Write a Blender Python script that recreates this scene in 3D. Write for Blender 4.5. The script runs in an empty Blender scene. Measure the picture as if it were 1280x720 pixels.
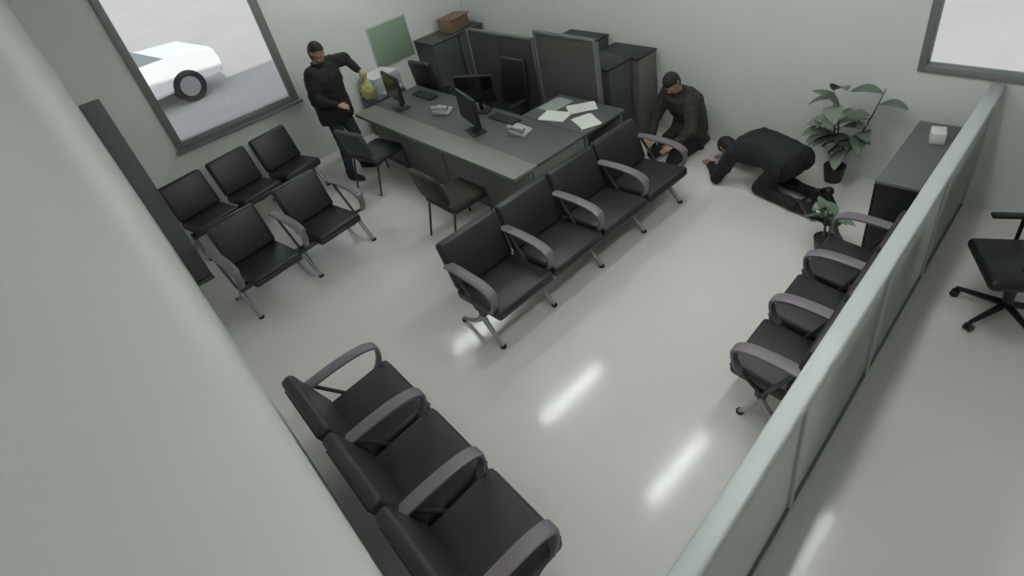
import bpy, bmesh, math, random
from mathutils import Vector, Matrix, noise, Euler

C = bpy.context.scene.collection
SC = bpy.context.scene
PI = math.pi
random.seed(7)

# ------------------------------------------------------------------ camera
cam_data = bpy.data.cameras.new('security_camera')
cam = bpy.data.objects.new('security_camera', cam_data)
C.objects.link(cam)
RIGHT = Vector((0.71578173, -0.67667439, -0.17253487))
DOWN = Vector((-0.50349718, -0.32888309, -0.79895338))
FWD = Vector((0.48388749, 0.65874705, -0.57611216))
m = Matrix((RIGHT, -DOWN, -FWD)).transposed().to_4x4()
m.translation = Vector((-0.0609, -0.1552, 3.3754))
cam.matrix_world = m
cam_data.sensor_fit = 'HORIZONTAL'
cam_data.sensor_width = 36.0
cam_data.lens = 712.58 * 36.0 / 1280.0
cam_data.shift_x = -16.53 / 1280.0
cam_data.shift_y = -73.44 / 1280.0
cam_data.clip_start = 0.01
cam_data.clip_end = 300
SC.camera = cam

# ------------------------------------------------------------------ world, sun, exposure
world = bpy.data.worlds.new('sky')
SC.world = world
world.use_nodes = True
wn = world.node_tree
sky = wn.nodes.new('ShaderNodeTexSky')
sky.sky_type = 'NISHITA'
sky.sun_disc = False
sky.sun_elevation = math.radians(32)
sky.sun_rotation = math.radians(190)
bg = wn.nodes['Background']
hz = wn.nodes.new('ShaderNodeHueSaturation')          # hazy, nearly colourless daylight
hz.inputs['Saturation'].default_value = 0.25
wn.links.new(sky.outputs[0], hz.inputs['Color'])
wn.links.new(hz.outputs[0], bg.inputs[0])
bg.inputs[1].default_value = 0.26

sun_data = bpy.data.lights.new('sun', 'SUN')
sun_data.energy = 3.2
sun_data.angle = math.radians(0.6)
sun_data.color = (1.0, 0.95, 0.88)
sun = bpy.data.objects.new('sun', sun_data)
C.objects.link(sun)
sun.rotation_euler = Vector((0.15, 0.85, -0.53)).to_track_quat('-Z', 'Y').to_euler()
sun.location = (0, -6, 9)

SC.view_settings.view_transform = 'Standard'
SC.view_settings.look = 'None'
SC.view_settings.gamma = 1.0
SC.view_settings.exposure = 0.0
TUBE_POWER = 44.0

# ------------------------------------------------------------------ materials
def mat(name, col, rough=0.6, metal=0.0, spec=0.5, var=0.0, scale=8.0, bump=0.0, bscale=60.0, trans=0.0, emit=0.0, sheen=0.0):
    mt = bpy.data.materials.new(name)
    mt.use_nodes = True
    nt = mt.node_tree
    b = nt.nodes['Principled BSDF']
    b.inputs['Base Color'].default_value = (*col, 1)
    b.inputs['Roughness'].default_value = rough
    b.inputs['Metallic'].default_value = metal
    b.inputs['Specular IOR Level'].default_value = spec
    b.inputs['Transmission Weight'].default_value = trans
    if sheen:
        b.inputs['Sheen Weight'].default_value = sheen
    if emit:
        b.inputs['Emission Color'].default_value = (*col, 1)
        b.inputs['Emission Strength'].default_value = emit
    if var or bump:
        tc = nt.nodes.new('ShaderNodeTexCoord')
    if var:
        nz = nt.nodes.new('ShaderNodeTexNoise')
        nz.inputs['Scale'].default_value = scale
        nz.inputs['Detail'].default_value = 4
        mx = nt.nodes.new('ShaderNodeMix')
        mx.data_type = 'RGBA'
        mx.inputs[6].default_value = (*[c * (1 - var) for c in col], 1)
        mx.inputs[7].default_value = (*[min(1, c * (1 + var)) for c in col], 1)
        nt.links.new(tc.outputs['Object'], nz.inputs['Vector'])
        nt.links.new(nz.outputs['Fac'], mx.inputs[0])
        nt.links.new(mx.outputs[2], b.inputs['Base Color'])
    if bump:
        n2 = nt.nodes.new('ShaderNodeTexNoise')
        n2.inputs['Scale'].default_value = bscale
        n2.inputs['Detail'].default_value = 3
        bp = nt.nodes.new('ShaderNodeBump')
        bp.inputs['Strength'].default_value = bump
        bp.inputs['Distance'].default_value = 0.01
        nt.links.new(tc.outputs['Object'], n2.inputs['Vector'])
        nt.links.new(n2.outputs['Fac'], bp.inputs['Height'])
        nt.links.new(bp.outputs[0], b.inputs['Normal'])
    return mt

M = {
    'floor': mat('polished_porcelain', (0.725, 0.705, 0.685), 0.12, spec=0.32, var=0.03, scale=2.5),
    'wall': mat('painted_plaster', (0.70, 0.72, 0.705), 0.8, var=0.02, scale=3, bump=0.05, bscale=90),
    'ceiling': mat('ceiling_paint', (0.75, 0.75, 0.73), 0.9, var=0.01),
    'leather': mat('black_vinyl', (0.022, 0.024, 0.025), 0.42, var=0.12, scale=14, bump=0.15, bscale=220),
    'leather2': mat('charcoal_vinyl', (0.026, 0.025, 0.027), 0.45, var=0.12, scale=14, bump=0.15, bscale=220),
    'arm': mat('mauve_grey_plastic', (0.17, 0.145, 0.175), 0.42, var=0.05),
    'metal': mat('grey_steel', (0.42, 0.42, 0.43), 0.35, metal=0.8, var=0.03),
    'darkmetal': mat('dark_steel', (0.07, 0.075, 0.08), 0.4, metal=0.5, var=0.03),
    'rail': mat('satin_aluminium', (0.47, 0.505, 0.51), 0.45, metal=0.15, var=0.02),
    'channel': mat('dark_channel', (0.16, 0.17, 0.165), 0.5, metal=0.3, var=0.03),
    'frame': mat('window_aluminium', (0.19, 0.21, 0.205), 0.5, metal=0.2, var=0.03),
    'panel': mat('dark_grey_laminate', (0.11, 0.118, 0.12), 0.5, var=0.06),
    'desk': mat('grey_desk_laminate', (0.075, 0.085, 0.085), 0.45, var=0.05),
    'ledge': mat('pale_ledge_laminate', (0.17, 0.19, 0.17), 0.45, var=0.05),
    'deskfront': mat('desk_front_laminate', (0.16, 0.17, 0.155), 0.5, var=0.05),
    'divider': mat('divider_fabric', (0.060, 0.056, 0.054), 0.9, var=0.08, scale=20, bump=0.1, bscale=200),
    'divider2': mat('divider_fabric_dark', (0.034, 0.037, 0.037), 0.9, var=0.08, scale=20, bump=0.1, bscale=200),
    'cabinet': mat('cabinet_grey', (0.055, 0.062, 0.063), 0.5, var=0.05),
    'cabinet_pale': mat('cabinet_taupe', (0.125, 0.120, 0.113), 0.5, var=0.05),
    'blacktop': mat('black_top', (0.010, 0.012, 0.011), 0.45, var=0.1),
    'black': mat('black_plastic', (0.010, 0.012, 0.012), 0.4, var=0.1),
    'screen': mat('dark_screen', (0.006, 0.007, 0.008), 0.15, var=0.05),
    'keys': mat('key_caps', (0.03, 0.032, 0.034), 0.5, var=0.05),
    'paper': mat('white_paper', (0.62, 0.66, 0.62), 0.8, var=0.03),
    'folder': mat('grey_green_folder', (0.24, 0.29, 0.27), 0.6, var=0.05),
    'green_box': mat('pale_green_board', (0.22, 0.30, 0.22), 0.6, var=0.05),
    'card': mat('brown_cardboard', (0.20, 0.125, 0.085), 0.8, var=0.06),
    'printer': mat('printer_plastic', (0.34, 0.36, 0.37), 0.5, var=0.03),
    'brownchair': mat('brown_black_fabric', (0.022, 0.018, 0.015), 0.8, var=0.1, sheen=0.1),
    'bluechair': mat('slate_fabric', (0.040, 0.046, 0.055), 0.8, var=0.1, sheen=0.1),
    'pot': mat('dark_pot', (0.018, 0.020, 0.018), 0.4, var=0.06),
    'soil': mat('soil', (0.03, 0.022, 0.015), 0.95, var=0.3, scale=60),
    'leaf': mat('plant_leaf', (0.115, 0.165, 0.115), 0.45, var=0.25, scale=9),
    'leaf2': mat('plant_leaf_pale', (0.20, 0.25, 0.19), 0.5, var=0.2, scale=9),
    'stem': mat('plant_stem', (0.13, 0.15, 0.10), 0.6, var=0.15),
    'skin': mat('skin', (0.36, 0.21, 0.145), 0.5, var=0.06),
    'eye_white': mat('eye_white', (0.7, 0.7, 0.68), 0.3, var=0.02),
    'hair': mat('dark_hair', (0.012, 0.010, 0.009), 0.6, var=0.2, scale=40, bump=0.3, bscale=120),
    'jacket_black': mat('black_jacket_cloth', (0.007, 0.009, 0.008), 0.85, var=0.2, bump=0.2, bscale=40),
    'jacket_brown': mat('brown_jacket_cloth', (0.040, 0.033, 0.028), 0.85, var=0.15, bump=0.2, bscale=40),
    'jacket_navy': mat('navy_jacket_cloth', (0.012, 0.015, 0.018), 0.85, var=0.15, bump=0.2, bscale=40),
    'jeans': mat('dark_denim', (0.035, 0.042, 0.052), 0.85, var=0.15, bump=0.15, bscale=120),
    'trousers': mat('black_trousers', (0.012, 0.013, 0.013), 0.85, var=0.15, bump=0.15, bscale=80),
    'shoe': mat('black_shoe', (0.010, 0.010, 0.010), 0.4, var=0.1),
    'sole': mat('shoe_sole', (0.05, 0.05, 0.05), 0.8, var=0.1),
    'yellow': mat('yellow_green_cloth', (0.36, 0.36, 0.15), 0.75, var=0.2, scale=18, bump=0.3, bscale=50),
    'white': mat('white_plastic', (0.7, 0.72, 0.7), 0.5, var=0.02),
    'pave': mat('pavement', (0.50, 0.48, 0.47), 0.9, var=0.10, scale=0.7, bump=0.1, bscale=12),
    'carpaint': mat('silver_white_paint', (0.72, 0.74, 0.76), 0.25, var=0.01),
    'carglass': mat('car_glass', (0.17, 0.20, 0.22), 0.12, var=0.03),
    'tyre': mat('tyre_rubber', (0.02, 0.02, 0.02), 0.8, var=0.1),
    'concrete': mat('roof_concrete', (0.45, 0.45, 0.44), 0.9, var=0.05),
}
def tube_mat():
    mt = bpy.data.materials.new('lamp_tube')
    mt.use_nodes = True
    b = mt.node_tree.nodes['Principled BSDF']
    b.inputs['Base Color'].default_value = (0.9, 0.9, 0.9, 1)
    b.inputs['Emission Color'].default_value = (0.96, 1.0, 0.95, 1)
    b.inputs['Emission Strength'].default_value = TUBE_POWER
    return mt
M['tube'] = tube_mat()
def glass_mat(name, tint, frost):
    mt = bpy.data.materials.new(name)
    mt.use_nodes = True
    nt = mt.node_tree
    out = nt.nodes['Material Output']
    b = nt.nodes['Principled BSDF']
    tr = nt.nodes.new('ShaderNodeBsdfTransparent')
    tr.inputs[0].default_value = (*tint, 1)
    mx = nt.nodes.new('ShaderNodeMixShader')
    if frost:
        b.inputs['Base Color'].default_value = (0.52, 0.55, 0.53, 1)
        b.inputs['Roughness'].default_value = 0.4
        tl = nt.nodes.new('ShaderNodeBsdfTranslucent')
        tl.inputs[0].default_value = (0.78, 0.82, 0.79, 1)
        m2 = nt.nodes.new('ShaderNodeMixShader')
        m2.inputs[0].default_value = 0.5
        nt.links.new(b.outputs[0], m2.inputs[1])
        nt.links.new(tl.outputs[0], m2.inputs[2])
        mx.inputs[0].default_value = frost
        nt.links.new(tr.outputs[0], mx.inputs[1])
        nt.links.new(m2.outputs[0], mx.inputs[2])
    else:
        gl = nt.nodes.new('ShaderNodeBsdfGlossy')
        gl.inputs['Roughness'].default_value = 0.03
        fr = nt.nodes.new('ShaderNodeFresnel')
        fr.inputs[0].default_value = 1.45
        nt.links.new(fr.outputs[0], mx.inputs[0])
        nt.links.new(tr.outputs[0], mx.inputs[1])
        nt.links.new(gl.outputs[0], mx.inputs[2])
    nt.links.new(mx.outputs[0], out.inputs[0])
    return mt
M['glass'] = glass_mat('clear_glass', (0.93, 0.95, 0.94), 0)
M['frost'] = glass_mat('frosted_glass', (0.80, 0.86, 0.83), 0.86)

# ------------------------------------------------------------------ helpers
def link(name, bm, mt, parent=None, loc=None, rot=None, smooth=True):
    me = bpy.data.meshes.new(name)
    bmesh.ops.recalc_face_normals(bm, faces=bm.faces[:])
    bm.to_mesh(me)
    bm.free()
    mats = mt if isinstance(mt, (list, tuple)) else [mt]
    for x in mats:
        me.materials.append(M[x] if isinstance(x, str) else x)
    if smooth:
        for p in me.polygons:
            p.use_smooth = True
        try:
            me.set_sharp_from_angle(angle=math.radians(40))
        except Exception:
            pass
    o = bpy.data.objects.new(name, me)
    C.objects.link(o)
    if parent:
        o.parent = parent
    if loc is not None:
        o.location = loc
    if rot is not None:
        o.rotation_euler = rot
    return o

def tag(o, label, cat, group=None, kind=None):
    o['label'] = label
    o['category'] = cat
    if group:
        o['group'] = group
    if kind:
        o['kind'] = kind
    return o

def thing(name, label, cat, loc=(0, 0, 0), rz=0.0, group=None):
    o = bpy.data.objects.new(name, None)
    C.objects.link(o)
    o.location = loc
    o.rotation_euler = (0, 0, rz)
    o.empty_display_size = 0.1
    return tag(o, label, cat, group)

def struct(o):
    o['kind'] = 'structure'
    return o

def box(bm, lo, hi, bev=0.0, seg=2, M4=None):
    r = bmesh.ops.create_cube(bm, size=1.0)
    vs = r['verts']
    lo = Vector(lo); hi = Vector(hi)
    c = (lo + hi) / 2; s = hi - lo
    for v in vs:
        v.co = Vector((v.co.x * s.x, v.co.y * s.y, v.co.z * s.z)) + c
    if bev:
        es = list({e for v in vs for e in v.link_edges})
        q = bmesh.ops.bevel(bm, geom=es, offset=bev, segments=seg, affect='EDGES', profile=0.5)
        vs = list({v for f in q['faces'] for v in f.verts} | {v for v in vs if v.is_valid})
    if M4 is not None:
        for v in vs:
            v.co = M4 @ v.co
    return vs

def nbox(lo, hi, bev=0.0, seg=2, M4=None):
    bm = bmesh.new()
    box(bm, lo, hi, bev, seg, M4)
    return bm

def frame_of(d):
    d = Vector(d).normalized()
    a = Vector((0, 0, 1)) if abs(d.z) < 0.9 else Vector((1, 0, 0))
    u = d.cross(a).normalized()
    return u, d.cross(u).normalized()

def sweep(bm, pts, rad, n=10, flat=None, closed_caps=True):
    """tube along pts; rad scalar or list; flat = (axis vector, factor) squashes along the axis"""
    pts = [Vector(p) for p in pts]
    rs = rad if isinstance(rad, (list, tuple)) else [rad] * len(pts)
    rings = []
    u = None
    for i, p in enumerate(pts):
        if i == 0:
            d = pts[1] - p
        elif i == len(pts) - 1:
            d = p - pts[i - 1]
        else:
            d = (pts[i + 1] - p).normalized() + (p - pts[i - 1]).normalized()
        d = d.normalized()
        if u is None:
            u, v = frame_of(d)
        else:
            u = (u - d * u.dot(d)).normalized()
            v = d.cross(u)
        ring = []
        for k in range(n):
            a = 2 * PI * k / n
            off = (u * math.cos(a) + v * math.sin(a)) * rs[i]
            if flat:
                ax = Vector(flat[0]).normalized()
                off -= ax * off.dot(ax) * (1 - flat[1])
            ring.append(bm.verts.new(p + off))
        rings.append(ring)
    for a, b in zip(rings, rings[1:]):
        for k in range(n):
            bm.faces.new((a[k], a[(k + 1) % n], b[(k + 1) % n], b[k]))
    if closed_caps:
        bm.faces.new(rings[0][::-1])
        bm.faces.new(rings[-1])
    return rings

def capsule(bm, p0, p1, r0, r1, n=14, flat=None):
    p0 = Vector(p0); p1 = Vector(p1)
    d = (p1 - p0)
    L = d.length
    d = d / L if L > 1e-6 else Vector((0, 0, 1))
    pts = []; rs = []
    for k in range(4):
        a = (k + 0.35) / 4.35 * PI / 2
        pts.append(p0 - d * r0 * math.cos(a)); rs.append(r0 * math.sin(a))
    pts.append(p0); rs.append(r0)
    pts.append(p1); rs.append(r1)
    for k in range(3, -1, -1):
        a = (k + 0.35) / 4.35 * PI / 2
        pts.append(p1 + d * r1 * math.cos(a)); rs.append(r1 * math.sin(a))
    sweep(bm, pts, rs, n, flat)

def ellipsoid(bm, c, r, R3=None, u=20, v=14, fn=None):
    q = bmesh.ops.create_uvsphere(bm, u_segments=u, v_segments=v, radius=1.0)
    for w in q['verts']:
        co = Vector((w.co.x * r[0], w.co.y * r[1], w.co.z * r[2]))
        if fn:
            co = fn(co)
        if R3 is not None:
            co = R3 @ co
        w.co = co + Vector(c)
    return q['verts']

def bez(p0, p1, p2, p3, n=8):
    out = []
    for i in range(n + 1):
        t = i / n
        out.append(Vector(p0) * (1 - t) ** 3 + Vector(p1) * 3 * t * (1 - t) ** 2 + Vector(p2) * 3 * t * t * (1 - t) + Vector(p3) * t ** 3)
    return out

def copy_tree(src, label=None, group=None):
    r = src.copy(); C.objects.link(r)
    if label:
        r['label'] = label
    if group:
        r['group'] = group
    for ch in [o for o in bpy.data.objects if o.parent == src]:
        c = ch.copy(); C.objects.link(c); c.parent = r
        for g in [o for o in bpy.data.objects if o.parent == ch]:
            d = g.copy(); C.objects.link(d); d.parent = c
    return r

# ------------------------------------------------------------------ room shell
FX = 5.25        # far wall
WY = 7.5         # window wall
H = 3.52
Y0 = -2.6        # wall behind the camera
struct(link('floor', nbox((-0.6, Y0 - 0.2, -0.12), (FX + 0.2, WY + 0.2, 0.0)), 'floor', smooth=False))
struct(link('ceiling', nbox((-0.6, Y0 - 0.2, H), (FX + 0.2, WY + 0.2, H + 0.28)), 'ceiling', smooth=False))

def leftx(y):
    return -0.115 + 0.032 * (y + 0.155)
bm = bmesh.new()
vs = []
for (x, y) in ((leftx(Y0), Y0), (leftx(WY), WY), (leftx(WY) - 0.2, WY), (leftx(Y0) - 0.2, Y0)):
    vs.append((bm.verts.new((x, y, 0)), bm.verts.new((x, y, H))))
for k in range(4):
    a, b = vs[k], vs[(k + 1) % 4]
    bm.faces.new((a[0], b[0], b[1], a[1]))
bm.faces.new([v[0] for v in vs][::-1]); bm.faces.new([v[1] for v in vs])
struct(link('wall_left', bm, 'wall', smooth=False))
struct(link('wall_front', nbox((-0.6, Y0 - 0.2, 0), (FX + 0.2, Y0, H)), 'wall', smooth=False))

# window wall with its opening
WX0, WX1, WZ0, WZ1 = 0.74, 2.34, 0.90, 2.75
bm = bmesh.new()
box(bm, (-0.6, WY, 0), (WX0, WY + 0.2, H)); box(bm, (WX1, WY, 0), (FX + 0.2, WY + 0.2, H))
box(bm, (WX0, WY, 0), (WX1, WY + 0.2, WZ0)); box(bm, (WX0, WY, WZ1), (WX1, WY + 0.2, H))
struct(link('wall_back', bm, 'wall', smooth=False))
w1 = bpy.data.objects.new('window_1', None); C.objects.link(w1); struct(w1)
w1.location = (WX0, WY, WZ0)
W, Hh = WX1 - WX0, WZ1 - WZ0
fw = 0.085
for (lo, hi) in (((0, -0.03, 0), (fw, 0.08, Hh)), ((W - fw, -0.03, 0), (W, 0.08, Hh)),
                 ((fw, -0.03, 0), (W - fw, 0.08, fw)), ((fw, -0.03, Hh - fw), (W - fw, 0.08, Hh))):
    link('window_frame', nbox(lo, hi, 0.006), 'frame', w1)
link('window_pane', nbox((fw, 0.02, fw), (W - fw, 0.03, Hh - fw)), 'glass', w1)
link('window_sill', nbox((-0.03, -0.07, -0.04), (W + 0.03, -0.031, -0.001), 0.005), 'frame', w1)

# far wall with a bright window at its near end
VY0, VY1, VZ0, VZ1 = -1.6, 1.20, 1.13, 2.7
bm = bmesh.new()
box(bm, (FX, VY1, 0), (FX + 0.2, WY, H)); box(bm, (FX, Y0, 0), (FX + 0.2, VY0, H))
box(bm, (FX, VY0, 0), (FX + 0.2, VY1, VZ0)); box(bm, (FX, VY0, VZ1), (FX + 0.2, VY1, H))
struct(link('wall_right', bm, 'wall', smooth=False))
w2 = bpy.data.objects.new('window_2', None); C.objects.link(w2); struct(w2)
w2.location = (FX, VY0, VZ0)
W, Hh = VY1 - VY0, VZ1 - VZ0
for (lo, hi) in (((-0.02, 0, 0), (0.08, 0.06, Hh)), ((-0.02, W - 0.06, 0), (0.08, W, Hh)),
                 ((-0.02, 0.06, 0), (0.08, W - 0.06, 0.06)), ((-0.02, 0.06, Hh - 0.06), (0.08, W - 0.06, Hh)),
                 ((-0.01, W / 2 - 0.03, 0.06), (0.07, W / 2 + 0.03, Hh - 0.06))):
    link('window_frame', nbox(lo, hi, 0.005), 'frame', w2)
for (a, b) in ((0.06, W / 2 - 0.03), (W / 2 + 0.03, W - 0.06)):
    link('window_pane', nbox((0.025, a, 0.06), (0.033, b, Hh - 0.06)), 'glass', w2)

# outdoors
struct(link('ground', nbox((-45, -45, -0.5), (60, 70, -0.14)), 'pave', smooth=False))

# ------------------------------------------------------------------ ceiling lights (mirrored in the floor) and one added fill light
def ceiling_light(y, label, x=3.26):
    t = thing('ceiling_light', label, 'ceiling light', (x, y, H), 0, 'ceiling tube lights')
    bm = bmesh.new()
    box(bm, (-0.64, -0.09, -0.045), (0.64, 0.09, -0.001), 0.008)
    link('housing', bm, 'white', t)
    for s in (-1, 1):
        bm = bmesh.new()
        sweep(bm, [(-0.60, s * 0.042, -0.066), (0.60, s * 0.042, -0.066)], 0.019, 10)
        link('tube', bm, 'tube', t)
        bm = bmesh.new()
        box(bm, (s * 0.62 - 0.018, -0.075, -0.09), (s * 0.62 + 0.018, 0.075, -0.04), 0.004)
        link('end_cap', bm, 'white', t)
for y, lab in ((0.74, 'ceiling tube light above the glass partition, mirrored nearest in the floor'),
               (2.27, 'ceiling tube light second from the partition, mirrored in the open floor'),
               (4.08, 'ceiling tube light over the centre bench, mirrored before it'),
               (6.20, 'ceiling tube light over the desks, farthest from the camera')):
    ceiling_light(y, lab)
ceiling_light(0.74, 'added fill tube light beside the camera at near end of the partition', 1.55)  # invented fill fixture, added out of view to brighten the near floor

# ------------------------------------------------------------------ glass partition
def part_y(x):
    return 0.36 + 0.052 * x
pt = thing('glass_partition', 'low frosted glass partition with wide pale metal top rail crossing the lobby', 'partition', (0.62, part_y(0.62), 0), math.atan(0.052))
PL = (FX - 0.64) / math.cos(math.atan(0.052))
link('top_rail', nbox((0, -0.05, 1.06), (PL, 0.05, 1.12), 0.014, 3), 'rail', pt)
link('bottom_channel', nbox((0.03, -0.02, 0.004), (PL - 0.03, 0.02, 0.035), 0.004), 'channel', pt)
NP = 4
for i in range(NP + 1):
    x = min(max(i * PL / NP, 0.03), PL - 0.03)
    link('post', nbox((x - 0.022, -0.022, 0.0), (x + 0.022, 0.022, 1.06), 0.004), 'rail', pt)
for i in range(NP):
    a = max(i * PL / NP, 0.03) + 0.024; b = min((i + 1) * PL / NP, PL - 0.03) - 0.024
    link('glass_panel', nbox((a, -0.005, 0.036), (b, 0.005, 1.06)), 'frost', pt)

# ------------------------------------------------------------------ waiting benches
def bench(name, label, n, pitch, sw, depth, arms, loc, rz, upright=False, leather='leather', group='black waiting benches', end_only=False):
    """local x along the row, front edge at y=0, backrests towards +y"""
    t = thing(name, label, 'bench', loc, rz, group)
    sd = depth - 0.14 if not upright else depth - 0.10
    zt = 0.44
    for i in range(n):
        cx = (i + 0.5) * pitch
        # seat cushion with a soft crown and a rolled front
        bm = nbox((cx - sw / 2, 0.0, zt - 0.10), (cx + sw / 2, sd, zt), 0.032, 3)
        for v in bm.verts:
            if v.co.z > zt - 0.03:
                v.co.z += 0.014 * max(0, 1 - ((v.co.x - cx) / (sw / 2)) ** 2)
            v.co.z -= 0.05 * (v.co.y / sd) ** 1.2
        s = link('seat', bm, leather, t)
        # stitched welt round the cushion
        zz = zt - 0.05
        bm = bmesh.new()
        a, b = cx - sw / 2 + 0.03, cx + sw / 2 - 0.03
        sweep(bm, [(a, -0.003, zz), (b, -0.003, zz)], 0.006, 6)
        link('piping', bm, leather, s)
        # backrest cushion, reclined
        bh = 0.44
        bm = nbox((cx - sw / 2, -0.045, 0), (cx + sw / 2, 0.045, bh), 0.035, 3)
        lean = math.atan((depth - sd) / bh)
        Mx = Matrix.Translation((0, sd - 0.035, zt - 0.05)) @ Matrix.Rotation(-lean, 4, 'X')
        for v in bm.verts:
            if v.co.y < -0.02:
                v.co.y -= 0.012 * max(0, 1 - ((v.co.x - cx) / (sw / 2)) ** 2) * max(0, 1 - ((v.co.z - bh / 2) / (bh / 2)) ** 2)
            v.co = Mx @ v.co
        bk = link('backrest', bm, leather, t)
        bm = nbox((cx - sw / 2 + 0.05, 0.048, 0.05), (cx + sw / 2 - 0.05, 0.060, bh - 0.05), 0.004)
        for v in bm.verts:
            v.co = Mx @ v.co
        link('back_shell', bm, 'black', bk)
    # carrying beam
    bm = nbox((0.02, sd * 0.5 - 0.035, 0.245), (n * pitch - 0.02, sd * 0.5 + 0.035, 0.305), 0.006)
    link('beam', bm, 'darkmetal', t)
    for i in range(n):
        cx = (i + 0.5) * pitch
        link('seat_bracket', nbox((cx - 0.05, sd * 0.5 - 0.12, 0.28), (cx + 0.05, sd * 0.5 + 0.12, 0.315), 0.004), 'darkmetal', t)
    for i in range(n + 1):
        if end_only and 0 < i < n:
            continue
        x = i * pitch
        x = min(max(x, 0.03), n * pitch - 0.03)
        bm = bmesh.new()
        sweep(bm, bez((x, 0.09, 0.014), (x, 0.14, 0.07), (x, sd * 0.35, 0.10), (x, sd * 0.5, 0.25), 6), [0.016, 0.017, 0.018, 0.020, 0.022, 0.024, 0.026], 8)
        sweep(bm, bez((x, sd + 0.04, 0.014), (x, sd - 0.06, 0.07), (x, sd * 0.65, 0.10), (x, sd * 0.5, 0.25), 6), [0.016, 0.017, 0.018, 0.020, 0.022, 0.024, 0.026], 8)
        lg = link('leg_frame', bm, 'metal', t)
        for y in (0.09, sd + 0.04):
            bm = bmesh.new()
            sweep(bm, [(x, y, 0.0), (x, y, 0.016)], 0.026, 10)
            link('foot', bm, 'black', lg)
    if arms:
        for i in range(n + 1):
            x = i * pitch
            x = min(max(x, 0.02), n * pitch - 0.02)
            # broad curved pad: from the back forward, then bending down at the front
            path = bez((x, sd + 0.02, 0.635), (x, sd * 0.5, 0.665), (x, 0.07, 0.655), (x, 0.035, 0.59), 10) + \
                bez((x, 0.03, 0.555), (x, 0.03, 0.50), (x, 0.05, 0.44), (x, 0.09, 0.40), 5)
            bm = bmesh.new()
            wd = 0.042
            rings = []
            for k, p in enumerate(path):
                d = (path[min(k + 1, len(path) - 1)] - path[max(k - 1, 0)]).normalized()
                nrm = Vector((0, -d.z, d.y))
                ring = []
                for (a, b) in ((-1, -0.6), (-0.75, -1), (0.75, -1), (1, -0.6), (1, 0.6), (0.75, 1), (-0.75, 1), (-1, 0.6)):
                    ring.append(bm.verts.new(p + Vector((1, 0, 0)) * a * wd * (1 if k < 11 else 0.7) + nrm * b * 0.013))
                rings.append(ring)
            for a, b in zip(rings, rings[1:]):
                for q in range(8):
                    bm.faces.new((a[q], a[(q + 1) % 8], b[(q + 1) % 8], b[q]))
            bm.faces.new(rings[0][::-1]); bm.faces.new(rings[-1])
            ar = link('armrest', bm, 'arm', t)
            bm = bmesh.new()
            sweep(bm, [(x, 0.10, 0.40), (x, sd * 0.5, 0.30)], 0.014, 8)
            sweep(bm, [(x, sd - 0.01, 0.625), (x, sd * 0.55, 0.30)], 0.014, 8)
            link('arm_support', bm, 'darkmetal', ar)
    return t

bench('waiting_bench', 'four-seat black padded waiting bench with mauve armrests in middle of lobby', 4, 0.622, 0.60, 0.70, True, (1.53, 2.585, 0), 0.0)
bench('waiting_bench', 'black padded bench with mauve armrests against left wall, nearest the camera', 3, 0.62, 0.60, 0.665, True, (0.685, 1.09, 0), PI / 2 - 0.03, leather='leather2')
bench('waiting_bench', 'two-seat black bench standing in front of the bench under the window', 2, 0.71, 0.50, 0.70, True, (0.33, 4.76, 0), math.radians(6))
bench('waiting_bench', 'armless three-seat black bench under the large window', 3, 0.575, 0.50, 0.62, False, (0.34, 6.28, 0), math.radians(10))
bench('waiting_bench', 'black padded bench with its back to the glass partition', 3, 0.53, 0.49, 0.52, True, (3.72, 1.14, 0), PI + 0.052, upright=True)

# ------------------------------------------------------------------ tall dark panel on the left wall
t = thing('tall_panel', 'tall narrow dark grey panel standing at left wall beside the window benches', 'panel', (0.09, 6.0, 0), 0.0)
link('face_board', nbox((0.0, 0.0, 0.03), (0.165, 0.05, 2.06), 0.012, 3), 'panel', t)
link('base_plate', nbox((0.0, -0.03, 0.0), (0.17, 0.09, 0.03), 0.006), 'panel', t)

# ------------------------------------------------------------------ service desks
dk = thing('service_desk', 'long grey service desk with pale front ledge behind the centre bench', 'desk', (2.62, 3.50, 0))
DL = 3.05
link('worktop', nbox((0.30, 0, 0.72), (0.98, DL, 0.75), 0.006), 'desk', dk)
link('front_ledge', nbox((0.0, 0, 0.712), (0.30, DL, 0.752), 0.008), 'ledge', dk)
for i in range(2):
    a = i * DL / 2 + 0.01; b = (i + 1) * DL / 2 - 0.01
    link('front_panel', nbox((0.20, a, 0.08), (0.225, b, 0.72), 0.004), 'deskfront', dk)
for y in (0.0, DL / 2 - 0.015, DL - 0.03):
    link('end_panel', nbox((0.24, y, 0.0), (0.95, y + 0.03, 0.72), 0.004), 'deskfront', dk)
link('plinth', nbox((0.22, 0.03, 0.0), (0.24, DL - 0.03, 0.08)), 'channel', dk)

sd_ = thing('side_desk', 'grey side desk with papers beyond the backrests of the centre bench', 'desk', (3.605, 3.50, 0))
link('worktop', nbox((0, 0, 0.72), (0.62, 0.95, 0.75), 0.006), 'desk', sd_)
for (a, b) in ((0.02, 0.05), (0.57, 0.60)):
    link('end_panel', nbox((a, 0.03, 0), (b, 0.92, 0.72), 0.004), 'deskfront', sd_)

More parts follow.
